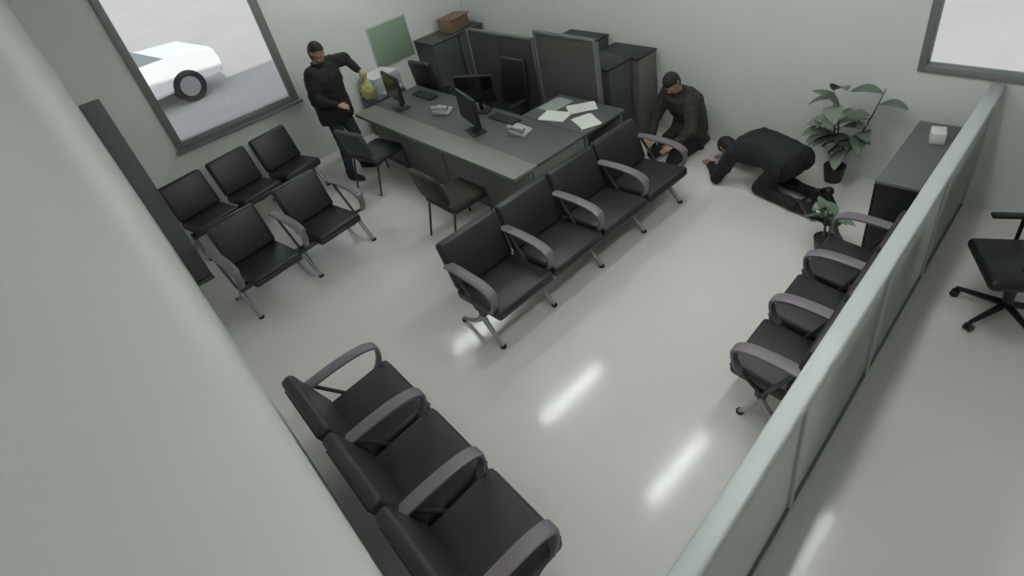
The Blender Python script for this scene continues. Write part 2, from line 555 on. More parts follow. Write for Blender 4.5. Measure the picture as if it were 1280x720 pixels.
def paper(x, y, rz, label, n=1, mt='paper', size=(0.21, 0.297), z=0.7505):
    bm = bmesh.new()
    for k in range(n):
        a = rz + random.uniform(-0.08, 0.08)
        box(bm, (-size[0] / 2, -size[1] / 2, 0.0012 * k), (size[0] / 2, size[1] / 2, 0.0012 * k + 0.001), 0, 1,
            Matrix.Translation((random.uniform(-.01, .01), random.uniform(-.01, .01), 0)) @ Matrix.Rotation(a, 4, 'Z'))
    bmesh.ops.remove_doubles(bm, verts=bm.verts[:], dist=1e-5)
    o = link('paper_stack', bm, mt, None, (x, y, z), smooth=False)
    tag(o, label, 'papers', 'papers on the side desk')
paper(3.76, 4.08, 0.3, 'loose white paper stack at the middle of the side desk', 6)
paper(3.82, 3.68, -0.4, 'white paper stack on the side desk nearest the bench', 8)
paper(4.05, 3.95, 0.9, 'tilted white paper stack at the far edge of side desk', 5)
paper(3.98, 4.28, 1.5, 'grey green folder lying behind the white papers on side desk', 3, 'folder', (0.24, 0.32))

def monitor(x, y, rz, label):
    t = thing('monitor', label, 'monitor', (x, y, 0.7525), rz, 'desk monitors')
    bm = nbox((-0.24, -0.018, 0.12), (0.24, 0.018, 0.44), 0.008)
    link('casing', bm, 'black', t)
    link('screen', nbox((-0.225, -0.0215, 0.14), (0.225, -0.0185, 0.425)), 'screen', t)
    bm = bmesh.new()
    sweep(bm, [(0, 0.05, 0.015), (0, 0.045, 0.15), (0, 0.022, 0.22)], [0.022, 0.02, 0.018], 8)
    link('stand', bm, 'black', t)
    link('base', nbox((-0.12, -0.06, 0.0), (0.12, 0.11, 0.014), 0.005), 'black', t)
monitor(3.02, 6.10, -PI / 2 - 0.15, 'black monitor at the far end of the service desk')
monitor(3.06, 4.64, -PI / 2 - 0.25, 'black monitor on service desk behind the centre bench')
monitor(3.44, 4.98, -PI / 2 + 0.5, 'black monitor turned aside at the middle of the service desk')

def keyboard(x, y, label):
    t = thing('keyboard', label, 'keyboard', (x, y, 0.7505), PI / 2, 'desk keyboards')
    link('tray', nbox((-0.21, -0.07, 0), (0.21, 0.07, 0.018), 0.005), 'black', t)
    bm = bmesh.new()
    for r in range(5):
        for c in range(14):
            box(bm, (-0.20 + c * 0.0285, -0.06 + r * 0.0245, 0.019), (-0.20 + c * 0.0285 + 0.024, -0.06 + r * 0.0245 + 0.02, 0.024))
    k = link('keys', bm, 'keys', t, smooth=False)
    k['kind'] = 'stuff'
keyboard(3.42, 6.10, 'black keyboard behind the far monitor on service desk')
keyboard(3.44, 4.55, 'black keyboard behind the near monitor on service desk')

def phone(x, y, rz, label):
    t = thing('desk_phone', label, 'phone', (x, y, 0.751), rz, 'desk phones')
    bm = nbox((-0.09, -0.10, 0), (0.09, 0.10, 0.05), 0.012)
    for v in bm.verts:
        if v.co.z > 0.03:
            v.co.z += v.co.y * 0.2
    link('phone_base', bm, 'printer', t)
    bm = bmesh.new()
    sweep(bm, [(-0.06, -0.10, 0.075), (-0.06, -0.06, 0.085), (-0.06, 0.06, 0.09), (-0.06, 0.10, 0.085)], [0.028, 0.018, 0.018, 0.028], 8)
    link('handset', bm, 'printer', t)
phone(3.22, 5.42, 0.5, 'pale desk phone at middle of the service desk')
phone(3.30, 4.14, 0.2, 'pale desk phone at near end of the service desk')

# client chairs drawn up to the desk
def client_chair(loc, rz, label, fab):
    t = thing('client_chair', label, 'chair', loc, rz, 'chairs in front of the service desk')
    bm = nbox((-0.24, -0.23, 0.40), (0.24, 0.23, 0.47), 0.03, 3)
    link('seat', bm, fab, t)
    bm = nbox((-0.23, -0.035, 0), (0.23, 0.035, 0.34), 0.03, 3)
    Mx = Matrix.Translation((0, 0.25, 0.50)) @ Matrix.Rotation(-0.22, 4, 'X')
    for v in bm.verts:
        v.co.y += 0.10 * (v.co.x / 0.23) ** 2 * -0.3
        v.co = Mx @ v.co
    link('backrest', bm, fab, t)
    for s in (-1, 1):
        bm = bmesh.new()
        sweep(bm, [(s * 0.22, -0.24, 0.012), (s * 0.22, -0.22, 0.39), (s * 0.22, 0.18, 0.39)], 0.012, 8)
        sweep(bm, [(s * 0.22, 0.30, 0.012), (s * 0.22, 0.20, 0.39)], 0.012, 8)
        link('side_frame', bm, 'darkmetal', t)
        bm = bmesh.new()
        sweep(bm, [(s * 0.15, 0.20, 0.39), (s * 0.15, 0.26, 0.55)], 0.011, 8)
        link('back_strut', bm, 'darkmetal', t)
client_chair((2.42, 4.26, 0), PI / 2, 'brown black chair at the service desk, right behind the centre bench', 'brownchair')
client_chair((2.50, 6.00, 0), PI / 2 + 0.2, 'slate grey chair at far end of service desk beside standing man', 'bluechair')

# office chairs
def office_chair(loc, rz, label, group, fab='black'):
    t = thing('office_chair', label, 'chair', loc, rz, group)
    link('seat', nbox((-0.25, -0.25, 0.42), (0.25, 0.25, 0.50), 0.035, 3), fab, t)
    bm = nbox((-0.24, -0.035, 0), (0.24, 0.035, 0.58), 0.034, 3)
    Mx = Matrix.Translation((0, 0.27, 0.50)) @ Matrix.Rotation(-0.14, 4, 'X')
    for v in bm.verts:
        v.co.y -= 0.05 * (v.co.x / 0.24) ** 2
        v.co.x *= 1 - 0.12 * (v.co.z / 0.58) ** 2
        v.co = Mx @ v.co
    link('backrest', bm, fab, t)
    bm = bmesh.new()
    sweep(bm, [(0, 0.0, 0.40), (0, 0.30, 0.40), (0, 0.34, 0.60)], 0.02, 8)
    link('back_bar', bm, 'black', t)
    bm = bmesh.new()
    sweep(bm, [(0, 0, 0.10), (0, 0, 0.25), (0, 0, 0.251), (0, 0, 0.42)], [0.03, 0.03, 0.02, 0.02], 10)
    link('gas_column', bm, 'darkmetal', t)
    for s in (-1, 1):
        bm = bmesh.new()
        sweep(bm, [(s * 0.22, 0.05, 0.43), (s * 0.29, 0.05, 0.45), (s * 0.29, 0.05, 0.64)], 0.014, 8)
        box(bm, (s * 0.29 - 0.03, -0.14, 0.64), (s * 0.29 + 0.03, 0.14, 0.665), 0.01)
        link('armrest', bm, 'black', t)
    for k in range(5):
        a = 2 * PI * k / 5 + 0.3
        d = Vector((math.cos(a), math.sin(a), 0))
        bm = bmesh.new()
        sweep(bm, [d * 0.02 + Vector((0, 0, 0.11)), d * 0.30 + Vector((0, 0, 0.075))], [0.026, 0.016], 8)
        lg = link('base_arm', bm, 'black', t)
        bm = bmesh.new()
        q = Vector((-d.y, d.x, 0))
        for s in (-1, 1):
            c = d * 0.30 + Vector((0, 0, 0.028)) + q * 0.016 * s
            sweep(bm, [c - q * 0.009, c + q * 0.009], 0.028, 12)
        link('caster', bm, 'black', lg)
office_chair((3.98, 0.02, 0), math.radians(-150), 'black office chair beyond glass partition at right edge of frame', 'black office chairs')
office_chair((3.95, 6.45, 0), math.radians(95), 'black office chair behind the far end of the service desk', 'black office chairs')
office_chair((3.93, 5.2, 0), math.radians(-88), 'black office chair pushed in at middle of the service desk', 'black office chairs')

# dividers, cabinets and clutter of the office corner
def divider(name, label, loc, rz, L, h, mt, nseg):
    t = thing(name, label, 'screen', loc, rz, 'office divider screens')
    for i in range(nseg):
        link('panel', nbox((i * L / nseg + 0.004, -0.02, 0.06), ((i + 1) * L / nseg - 0.004, 0.02, h - 0.03), 0.006), mt, t)
    link('top_cap', nbox((0, -0.025, h - 0.03), (L, 0.025, h), 0.005), 'channel', t)
    for x in (0.02, L - 0.02):
        link('post', nbox((x - 0.02, -0.026, 0), (x + 0.02, 0.026, h), 0.004), 'channel', t)
        link('foot', nbox((x - 0.03, -0.05, 0), (x + 0.03, 0.05, 0.03), 0.005), 'darkmetal', t)
divider('divider_screen', 'brown grey fabric divider screen behind the papers on the side desk', (4.31, 3.88, 0), PI / 2, 0.95, 1.42, 'divider', 1)
divider('divider_screen', 'dark fabric divider screen continuing along behind the office chairs', (4.36, 4.90, 0), PI / 2, 1.3, 1.30, 'divider2', 2)

def cabinet(label, loc, size, body, top, ndoors, face='y'):
    w, d, h = size
    t = thing('cabinet', label, 'cabinet', loc, 0, 'office cabinets')
    link('carcass', nbox((0, 0.02, 0.0), (w, d, h - 0.025), 0.004), body, t)
    link('top_board', nbox((-0.01, -0.005, h - 0.025), (w + 0.01, d + 0.01, h), 0.006), top, t)
    for i in range(ndoors):
        a = i * w / ndoors + 0.006; b = (i + 1) * w / ndoors - 0.006
        dr = link('door', nbox((a, 0.0, 0.07), (b, 0.019, h - 0.032), 0.004), body, t)
        bm = bmesh.new()
        x = b - 0.04 if i % 2 == 0 else a + 0.04
        sweep(bm, [(x, 0.0, h * 0.55), (x, -0.022, h * 0.55), (x, -0.022, h * 0.55 + 0.12), (x, 0.0, h * 0.55 + 0.12)], 0.006, 6)
        link('handle', bm, 'darkmetal', dr)
    return t
cabinet('black topped grey cabinet between divider screen and far wall', (4.42, 3.86, 0), (0.40, 0.62, 1.05), 'cabinet', 'blacktop', 1)
cabinet('black topped wide cabinet against far wall behind the kneeling man', (4.42, 4.52, 0), (0.80, 0.62, 1.10), 'cabinet', 'blacktop', 2)
cabinet('narrow taupe cabinet at the far wall behind the kneeling man', (4.86, 3.80, 0), (0.34, 0.6, 1.02), 'cabinet_pale', 'blacktop', 1)
cabinet('dark filing cabinet in the far corner, left one of the pair', (4.26, 6.98, 0), (0.46, 0.48, 1.02), 'cabinet', 'cabinet', 1)
cabinet('dark filing cabinet in the far corner, right one of the pair', (4.74, 6.98, 0), (0.46, 0.48, 1.02), 'cabinet', 'cabinet', 1)

pr = thing('printer', 'pale grey printer on a low stand behind the far end of service desk', 'printer', (3.42, 6.90, 0.0), 0.15)
link('stand', nbox((-0.2, 0.10, 0), (0.28, 0.52, 0.60), 0.006), 'desk', pr)
bm = nbox((-0.19, 0.11, 0.601), (0.27, 0.50, 0.86), 0.02)
link('body', bm, 'printer', pr)
link('lid', nbox((-0.17, 0.13, 0.861), (0.25, 0.48, 0.89), 0.008), 'white', pr)
link('paper_tray', nbox((-0.14, 0.03, 0.66), (0.22, 0.11, 0.68), 0.004), 'printer', pr)

t = thing('notice_board', 'pale green notice board on back wall above the printer', 'board', (3.60, WY - 0.03, 0.85))
link('board', nbox((0, 0, 0), (0.62, 0.024, 0.55), 0.004), 'green_box', t)
link('frame', nbox((-0.02, 0.01, -0.02), (0.64, 0.028, 0.57), 0.004), 'rail', t)

t = thing('cardboard_box', 'brown cardboard box on top of the filing cabinets', 'box', (4.86, 7.22, 1.021), 0.2)
link('carton', nbox((-0.2, -0.13, 0), (0.2, 0.13, 0.2), 0.004), 'card', t)
link('flap', nbox((-0.2, -0.20, 0.195), (0.2, -0.13, 0.201), 0.001), 'card', t)

# black console near the far end of the partition
t = thing('console', 'low black console against glass partition near the far wall', 'console', (4.05, 0.64, 0), 0.052)
bm = nbox((0, 0, 0.04), (1.02, 0.34, 0.76), 0.012)
link('carcass', bm, 'black', t)
link('top_board', nbox((-0.015, -0.015, 0.76), (1.035, 0.355, 0.79), 0.008), 'panel', t)
for i in range(2):
    dr = link('door', nbox((i * 0.51 + 0.008, 0.341, 0.08), (i * 0.51 + 0.502, 0.358, 0.74), 0.004), 'black', t)
    bm = bmesh.new()
    x = 0.47 if i == 0 else 0.55
    sweep(bm, [(x, 0.357, 0.42), (x, 0.38, 0.42), (x, 0.38, 0.52), (x, 0.357, 0.52)], 0.006, 6)
    link('handle', bm, 'darkmetal', dr)
link('plinth', nbox((0.03, 0.03, 0), (0.99, 0.31, 0.04)), 'black', t)
bm = nbox((-0.07, -0.05, 0), (0.07, 0.05, 0.09), 0.006)
o = link('white_box', bm, 'white', None, (4.78, 0.84, 0.791)); o.rotation_euler = (0, 0, 0.3)
tag(o, 'small white box on the black console', 'box')

# ------------------------------------------------------------------ plants
def leaf_mesh(L, Wd, mt):
    bm = bmesh.new()
    N = 8
    rows = []
    for i in range(N + 1):
        s = i / N
        w = Wd * (math.sin(PI * min(1, s * 0.93 + 0.04)) ** 0.75) * (1 - 0.35 * s) if i < N else 0.002
        x = L * s
        z = 0.10 * L * math.sin(s * PI * 0.9) - 0.22 * L * s * s
        rows.append([bm.verts.new((x, -w, z + 0.18 * w)), bm.verts.new((x, -w * 0.5, z + 0.05 * w)), bm.verts.new((x, 0, z - 0.04 * w)),
                     bm.verts.new((x, w * 0.5, z + 0.05 * w)), bm.verts.new((x, w, z + 0.18 * w))])
    for a, b in zip(rows, rows[1:]):
        for k in range(4):
            bm.faces.new((a[k], b[k], b[k + 1], a[k + 1]))
    me = bpy.data.meshes.new('leaf')
    bm.to_mesh(me); bm.free()
    for p in me.polygons:
        p.use_smooth = True
    me.materials.append(M[mt])
    return me
LEAF_A = leaf_mesh(0.27, 0.085, 'leaf')
LEAF_B = leaf_mesh(0.30, 0.095, 'leaf2')
LEAF_C = leaf_mesh(0.20, 0.055, 'leaf')

def plant(label, loc, pot_r, pot_h, stems, meshes, seed, group='potted plants'):
    rnd = random.Random(seed)
    t = thing('potted_plant', label, 'plant', loc, 0, group)
    bm = bmesh.new()
    sweep(bm, [(0, 0, 0), (0, 0, pot_h * 0.9), (0, 0, pot_h)], [pot_r * 0.78, pot_r * 0.97, pot_r], 20)
    link('pot', bm, 'pot', t)
    bm = bmesh.new()
    sweep(bm, [(0, 0, pot_h - 0.01), (0, 0, pot_h + 0.008)], [pot_r * 0.9, pot_r * 0.86], 20)
    link('soil', bm, 'soil', t)
    for (tip, bend, nl, lo) in stems:
        tip = Vector(tip)
        base = Vector((rnd.uniform(-.3, .3) * pot_r, rnd.uniform(-.3, .3) * pot_r, pot_h))
        mid = Vector((base.x * 1.2 + bend[0], base.y * 1.2 + bend[1], base.z + (tip.z - base.z) * 0.55))
        pts = bez(base, base + (mid - base) * 0.6, mid, tip, 8)
        bm = bmesh.new()
        sweep(bm, pts, [0.014 - 0.0012 * k for k in range(9)], 7)
        st = link('stem', bm, 'stem', t)
        for k in range(nl):
            s = lo + (1 - lo) * (k + 0.6) / nl
            j = min(7, int(s * 8)); f = s * 8 - j
            p = pts[j].lerp(pts[j + 1], min(1, f))
            me = meshes[rnd.randrange(len(meshes))]
            o = bpy.data.objects.new('leaf', me); C.objects.link(o)
            o.parent = st
            o.location = p
            az = k * 2.4 + rnd.uniform(-0.4, 0.4)
            if loc[0] + p.x > FX - 0.34 and math.cos(az) > 0.2:
                az = PI - az
            o.rotation_euler = (rnd.uniform(-0.35, 0.35), rnd.uniform(-0.75, 0.15), az)
            sc = rnd.uniform(0.75, 1.1)
            o.scale = (sc, sc, sc)
plant('tall leafy plant in small black pot against the far wall', (5.08, 1.66, 0), 0.10, 0.16,
      [((-0.05, 0.10, 0.98), (0, 0.05), 8, 0.35), ((-0.10, 0.02, 0.86), (0.0, 0.0), 7, 0.4), ((-0.06, -0.22, 0.62), (0.0, -0.02), 6, 0.4),
       ((0.02, -0.30, 1.0), (0, -0.20), 4, 0.55), ((-0.12, 0.16, 0.66), (-0.02, 0.06), 5, 0.4)], [LEAF_A, LEAF_A, LEAF_B], 3)
plant('small grey green plant on the floor between bench and black console', (4.02, 1.27, 0), 0.09, 0.13,
      [((-0.05, 0.04, 0.42), (0, 0), 5, 0.3), ((0.07, 0.05, 0.36), (0, 0), 4, 0.3), ((0.0, -0.06, 0.40), (0, 0), 4, 0.3)], [LEAF_C, LEAF_C], 5)

# ------------------------------------------------------------------ people
def rot_from(fwd, up):
    f = Vector(fwd).normalized()
    u = Vector(up); u = (u - f * u.dot(f)).normalized()
    r = f.cross(u)
    return Matrix((r, f, u)).transposed()        # columns: right, forward, up

def bake(name, bm, mt, parent, voxel, smooth_it=4, fold=0.0, fscale=7.0, seed=0):
    """union of the closed shapes in bm as one continuous skin"""
    me = bpy.data.meshes.new('tmp')
    bmesh.ops.recalc_face_normals(bm, faces=bm.faces[:])
    bm.to_mesh(me); bm.free()
    o = bpy.data.objects.new('tmp', me); C.objects.link(o)
    md = o.modifiers.new('r', 'REMESH'); md.mode = 'VOXEL'; md.voxel_size = voxel
    if smooth_it:
        ms = o.modifiers.new('s', 'SMOOTH'); ms.factor = 0.5; ms.iterations = smooth_it
    dg = bpy.context.evaluated_depsgraph_get()
    dg.update()
    nm = bpy.data.meshes.new_from_object(o.evaluated_get(dg))
    bpy.data.objects.remove(o); bpy.data.meshes.remove(me)
    nm.name = name
    nm.materials.clear()
    nm.materials.append(M[mt])
    if fold:
        nn = [v.normal.copy() for v in nm.vertices]
        for v, n in zip(nm.vertices, nn):
            q = v.co * fscale + Vector((seed, seed * 2, 0))
            f = noise.noise(Vector((q.x, q.y, q.z * 1.7))) + 0.5 * noise.noise(q * 2.3)
            v.co += n * fold * f
    for p in nm.polygons:
        p.use_smooth = True
    ob = bpy.data.objects.new(name, nm); C.objects.link(ob)
    ob.parent = parent
    return ob

def hand(bm, wrist, d, nrm, side, curl, spread=0.12):
    """palm and five separate bent fingers; d points to the fingertips, nrm out of the back of the hand, side = thumb side"""
    wrist = Vector(wrist); d = Vector(d).normalized()
    nrm = Vector(nrm); nrm = (nrm - d * nrm.dot(d)).normalized()
    s = d.cross(nrm).normalized() * side
    palm0 = wrist + d * 0.018; palm1 = wrist + d * 0.085
    for k in range(4):
        off = s * (0.030 - 0.020 * k)
        capsule(bm, palm0 + off * 0.75, palm1 + off, 0.0145, 0.0135, 10)
    lens = (0.072, 0.080, 0.074, 0.058)
    for k in range(4):
        p = palm1 + s * (0.031 - 0.0207 * k)
        fd = (d + s * spread * (1.5 - k) * 0.6).normalized()
        ang = 0
        rad = (0.0088, 0.0090, 0.0086, 0.0078)[k]
        for seg, fr in enumerate((0.45, 0.31, 0.24)):
            ang += curl * (0.55, 0.8, 0.6)[seg]
            dd = fd * math.cos(ang) - nrm * math.sin(ang)
            q = p + dd * lens[k] * fr
            capsule(bm, p, q, rad, rad * 0.93, 8)
            p = q; rad *= 0.93
    p = palm0 + s * 0.028
    td = (d * 0.65 + s * 0.75 - nrm * 0.25).normalized()
    for seg, L in enumerate((0.042, 0.032, 0.026)):
        q = p + td * L
        capsule(bm, p, q, 0.0115 - seg * 0.001, 0.0108 - seg * 0.001, 8)
        p = q
        td = (td + d * 0.25 * (0.4 + curl) - nrm * 0.25 * curl).normalized()

def head(bm, c, R):
    """c = centre of the skull; R columns right, forward, up"""
    c = Vector(c)
    def shape(co):
        z = co.z / 0.115
        if z < 0:
            co.x *= 1 + 0.22 * z
            if co.y < 0:
                co.y *= 1 + 0.25 * z
        return co
    ellipsoid(bm, c, (0.076, 0.095, 0.115), R, 24, 18, shape)
    P = lambda x, y, z: c + R @ Vector((x, y, z))
    capsule(bm, P(-0.020, 0.050, -0.082), P(0.020, 0.050, -0.082), 0.030, 0.030, 10)         # chin
    capsule(bm, P(0, 0.088, 0.012), P(0, 0.104, -0.026), 0.008, 0.014, 10)                   # nose
    for s in (-1, 1):
        capsule(bm, P(s * 0.006, 0.098, -0.030), P(s * 0.013, 0.094, -0.031), 0.009, 0.007, 8)
        capsule(bm, P(s * 0.014, 0.086, 0.026), P(s * 0.050, 0.070, 0.022), 0.011, 0.009, 8)   # brow
        capsule(bm, P(s * 0.046, 0.062, -0.018), P(s * 0.056, 0.030, -0.014), 0.020, 0.018, 8) # cheek
        capsule(bm, P(s * 0.077, -0.004, 0.022), P(s * 0.074, 0.006, -0.026), 0.013, 0.009, 8) # ear
        capsule(bm, P(s * 0.084, -0.012, 0.018), P(s * 0.080, -0.004, -0.012), 0.010, 0.008, 8)
    capsule(bm, P(-0.020, 0.086, -0.056), P(0.020, 0.086, -0.056), 0.0075, 0.0075, 8)        # lips
    capsule(bm, P(-0.016, 0.085, -0.067), P(0.016, 0.085, -0.067), 0.008, 0.008, 8)

def eyes(parent, c, R):
    for s in (-1, 1):
        bm = bmesh.new()
        p = Vector(c) + R @ Vector((s * 0.031, 0.0765, 0.004))
        ellipsoid(bm, p, (0.0145, 0.0125, 0.0105), R, 12, 8)
        e = link('eye', bm, 'eye_white', parent)
        bm = bmesh.new()
        ellipsoid(bm, p + R @ Vector((0, 0.0105, 0)), (0.0062, 0.0035, 0.0062), R, 10, 6)
        link('iris', bm, 'hair', e)

def hair(parent, c, R, mt='hair', low=-0.02, name='hair'):
    bm = bmesh.new()
    def shape(co):
        return co
    vs = ellipsoid(bm, (0, 0, 0.004), (0.085, 0.104, 0.124), None, 28, 20)
    kill = [f for f in bm.faces if (f.calc_center_median().z < 0.05 and f.calc_center_median().y > 0.045) or (f.calc_center_median().z < 0.02 and f.calc_center_median().y > 0.005)
            or f.calc_center_median().z < low - 0.045 or (f.calc_center_median().z < low and f.calc_center_median().y > -0.02)]
    bmesh.ops.delete(bm, geom=kill, context='FACES')
    for v in bm.verts:
        nz = noise.noise(v.co * 40)
        v.co = v.co * (1 + 0.02 * nz)
    g = bmesh.ops.extrude_face_region(bm, geom=bm.faces[:])
    for e in g['geom']:
        if isinstance(e, bmesh.types.BMVert):
            e.co = e.co * 0.90
    for v in bm.verts:
        v.co = Vector(c) + R @ v.co
    return link(name, bm, mt, parent)

def shoe(parent, heel, toe, up=(0, 0, 1)):
    heel = Vector(heel); toe = Vector(toe); up = Vector(up).normalized()
    d = (toe - heel).normalized()
    bm = bmesh.new()
    mid = heel.lerp(toe, 0.5)
    ax = d.cross(up)
    capsule(bm, heel + up * 0.045, mid + up * 0.042, 0.042, 0.044, 14)
    capsule(bm, mid + up * 0.042, toe + up * 0.034, 0.044, 0.036, 14, (up, 0.9))
    capsule(bm, heel + up * 0.06, heel + up * 0.105 - d * 0.005, 0.043, 0.045, 14)
    for v in bm.verts:
        h = (v.co - heel).dot(up)
        if h < 0.012:
            v.co += up * (0.012 - h)
    s = bake('shoe', bm, 'shoe', parent, 0.008, 2)
    bm = bmesh.new()
    R = Matrix((ax, d, up)).transposed()
    n = 20
    lo = []; hi = []
    L = (toe - heel).length
    for k in range(n):
        a = 2 * PI * k / n
        y = math.cos(a) * (L / 2 + 0.045); x = math.sin(a) * (0.041 + 0.006 * math.cos(a))
        p = mid + R @ Vector((x, y, 0))
        lo.append(bm.verts.new(p)); hi.append(bm.verts.new(p + up * 0.016))
    for k in range(n):
        bm.faces.new((lo[k], lo[(k + 1) % n], hi[(k + 1) % n], hi[k]))
    bm.faces.new(lo[::-1]); bm.faces.new(hi)
    link('sole', bm, 'sole', s)

def torso_rings(bm, rows, n=22):
    """rows: (centre, half width, half depth, right vector, forward vector)"""
    rings = []
    for (c, w, d, r, f) in rows:
        c = Vector(c); r = Vector(r).normalized(); f = Vector(f).normalized()
        ring = []
        for k in range(n):
            a = 2 * PI * k / n
            ca, sa = math.cos(a), math.sin(a)
            ex = 0.82
            ring.append(bm.verts.new(c + r * w * math.copysign(abs(ca) ** ex, ca) + f * d * math.copysign(abs(sa) ** ex, sa)))
        rings.append(ring)
    for a, b in zip(rings, rings[1:]):
        for k in range(n):
            bm.faces.new((a[k], a[(k + 1) % n], b[(k + 1) % n], b[k]))
    bm.faces.new(rings[0][::-1]); bm.faces.new(rings[-1])

def person(label, loc, rz, J, cfg):
    """J: joints in the person's own frame (x = the person's right, y = forward, z = up)"""
    t = thing('person', label, 'person', loc, rz)
    V = {k: Vector(v) for k, v in J.items()}
    hipc = (V['hip_r'] + V['hip_l']) / 2
    shc = (V['sh_r'] + V['sh_l']) / 2
    spine = (shc - hipc)
    belly = hipc.lerp(shc, 0.42) + V.get('bow', Vector((0, 0, 0)))
    chest = hipc.lerp(shc, 0.78) + V.get('bow', Vector((0, 0, 0))) * 0.75
    rv_h = (V['hip_r'] - V['hip_l']).normalized(); rv_s = (V['sh_r'] - V['sh_l']).normalized()
    rv_m = (rv_h + rv_s).normalized()
    def fw(r, ax):
        return ax.cross(r).normalized()
    up1 = (belly - hipc).normalized(); up2 = (chest - belly).normalized(); up3 = (shc - chest).normalized()
    R = rot_from(cfg['look'], cfg['headup'])
    hc = V['head']
    def torso(bm, g, hem):
        rows = []
        g += cfg.get('bulk', 0) if g > 0 else 0
        rows.append((hipc - up1 * hem, 0.165 + g, 0.115 + g, rv_h, fw(rv_h, up1)))
        rows.append((hipc + up1 * 0.03, 0.170 + g, 0.118 + g, rv_h, fw(rv_h, up1)))
        rows.append((belly, 0.150 + g, 0.108 + g, rv_m, fw(rv_m, up2)))
        rows.append((chest, 0.172 + g, 0.122 + g, rv_s, fw(rv_s, up2)))
        rows.append((chest.lerp(shc, 0.65), 0.175 + g, 0.105 + g, rv_s, fw(rv_s, up3)))
        rows.append((shc + up3 * 0.02, 0.125 + g, 0.075 + g, rv_s, fw(rv_s, up3)))
        rows.append((shc + up3 * 0.055, 0.070 + g, 0.060 + g, rv_s, fw(rv_s, up3)))
        torso_rings(bm, rows)
    # continuous body
    bm = bmesh.new()
    torso(bm, -0.022, 0.02)
    head(bm, hc, R)
    neck_top = hc + R @ Vector((0, -0.02, -0.075))
    capsule(bm, shc + up3 * 0.01, neck_top, 0.062, 0.055, 14)
    for s in ('r', 'l'):
        capsule(bm, V['sh_' + s], V['el_' + s], 0.047, 0.038, 14)
        capsule(bm, V['el_' + s], V['wr_' + s], 0.038, 0.026, 14)
        capsule(bm, V['wr_' + s], V['wr_' + s] + Vector(cfg['hd_' + s]).normalized() * 0.035, 0.026, 0.020, 12)
        hand(bm, V['wr_' + s], cfg['hd_' + s], cfg['hn_' + s], cfg['hs_' + s], cfg['hc_' + s])
        capsule(bm, V['hip_' + s], V['kn_' + s], 0.070, 0.050, 16)
        capsule(bm, V['kn_' + s], V['an_' + s], 0.052, 0.034, 16)
        capsule(bm, V['an_' + s], V['an_' + s].lerp(V['toe_' + s], 0.7), 0.034, 0.026, 12)
    bake('body', bm, 'skin', t, 0.0075, 2)
    eyes(t, hc, R)
    # jacket
    bm = bmesh.new()
    torso(bm, 0.020, cfg.get('hem', 0.10))
    for s in ('r', 'l'):
        capsule(bm, V['sh_' + s].lerp(shc, 0.15), V['el_' + s], 0.072 + cfg.get('bulk', 0) * 0.5, 0.058 + cfg.get('bulk', 0) * 0.4, 16)
        e, w = V['el_' + s], V['wr_' + s]
        d = (w - e).normalized()
        sweep(bm, [e - d * 0.01, e.lerp(w, 0.5), w - d * 0.03, w - d * 0.010], [0.058, 0.053, 0.044, 0.046], 16)
        capsule(bm, shc + up3 * 0.02, V['sh_' + s], 0.060, 0.066, 14)
    ja = bake('jacket', bm, cfg['jacket'], t, 0.013, 3, 0.013, 9.0, cfg.get('seed', 1))
    # collar (or hood) round the neck
    bm = bmesh.new()
    nd = (neck_top - shc).normalized()
    u_, v_ = frame_of(nd)
    N = 20
    prof = ((0.070, 0.045), (0.083, 0.050), (0.082, 0.095), (0.070, 0.092))
    rr = []
    for (rad, hh) in prof:
        rr.append([bm.verts.new(shc + nd * hh + (u_ * math.cos(2 * PI * k / N) + v_ * math.sin(2 * PI * k / N)) * rad) for k in range(N)])
    for i in range(4):
        a, b = rr[i], rr[(i + 1) % 4]
        for k in range(N):
            bm.faces.new((a[k], a[(k + 1) % N], b[(k + 1) % N], b[k]))
    link('collar', bm, cfg['jacket'], ja)
    # trousers
    bm = bmesh.new()
    torso_rings(bm, [(hipc - up1 * 0.06, 0.168, 0.120, rv_h, fw(rv_h, up1)), (hipc + up1 * 0.03, 0.180, 0.130, rv_h, fw(rv_h, up1)),
                     (hipc + up1 * 0.11, 0.160, 0.113, rv_m, fw(rv_m, up1))])
    for s in ('r', 'l'):
        capsule(bm, V['hip_' + s], V['kn_' + s], 0.102, 0.072, 18)
        k_, a_ = V['kn_' + s], V['an_' + s]
        d = (a_ - k_).normalized()
        sweep(bm, [k_ - d * 0.02, k_.lerp(a_, 0.35), k_.lerp(a_, 0.75), a_ + d * 0.035], [0.066, 0.064, 0.054, 0.056], 16)
        capsule(bm, k_ - d * 0.005, k_ + d * 0.005, 0.067, 0.067, 16)
    back = -fw(rv_h, up1)
    for s in (-1, 1):
        ellipsoid(bm, hipc + rv_h * 0.075 * s + back * 0.045 - up1 * 0.035, (0.115, 0.115, 0.125), None, 16, 12)
    bake('trousers', bm, cfg['trousers'], t, 0.013, 3, 0.009, 10.0, 4)
    for s in ('r', 'l'):
        bm = bmesh.new()
        sd = (V['toe_' + s] - V['an_' + s])
        capsule(bm, V['an_' + s] - (V['an_' + s] - V['kn_' + s]).normalized() * 0.05, V['an_' + s], 0.042, 0.042, 14)
        capsule(bm, V['an_' + s], V['an_' + s] + sd * 0.7, 0.042, 0.036, 14)
        link('sock', bm, 'trousers', t)
        shoe(t, cfg['heel_' + s], cfg['ball_' + s], cfg.get('sole_up', (0, 0, 1)))
    hair(t, hc, R, cfg.get('hairmat', 'hair'), cfg.get('hairlow', -0.02))
    return t, V, R

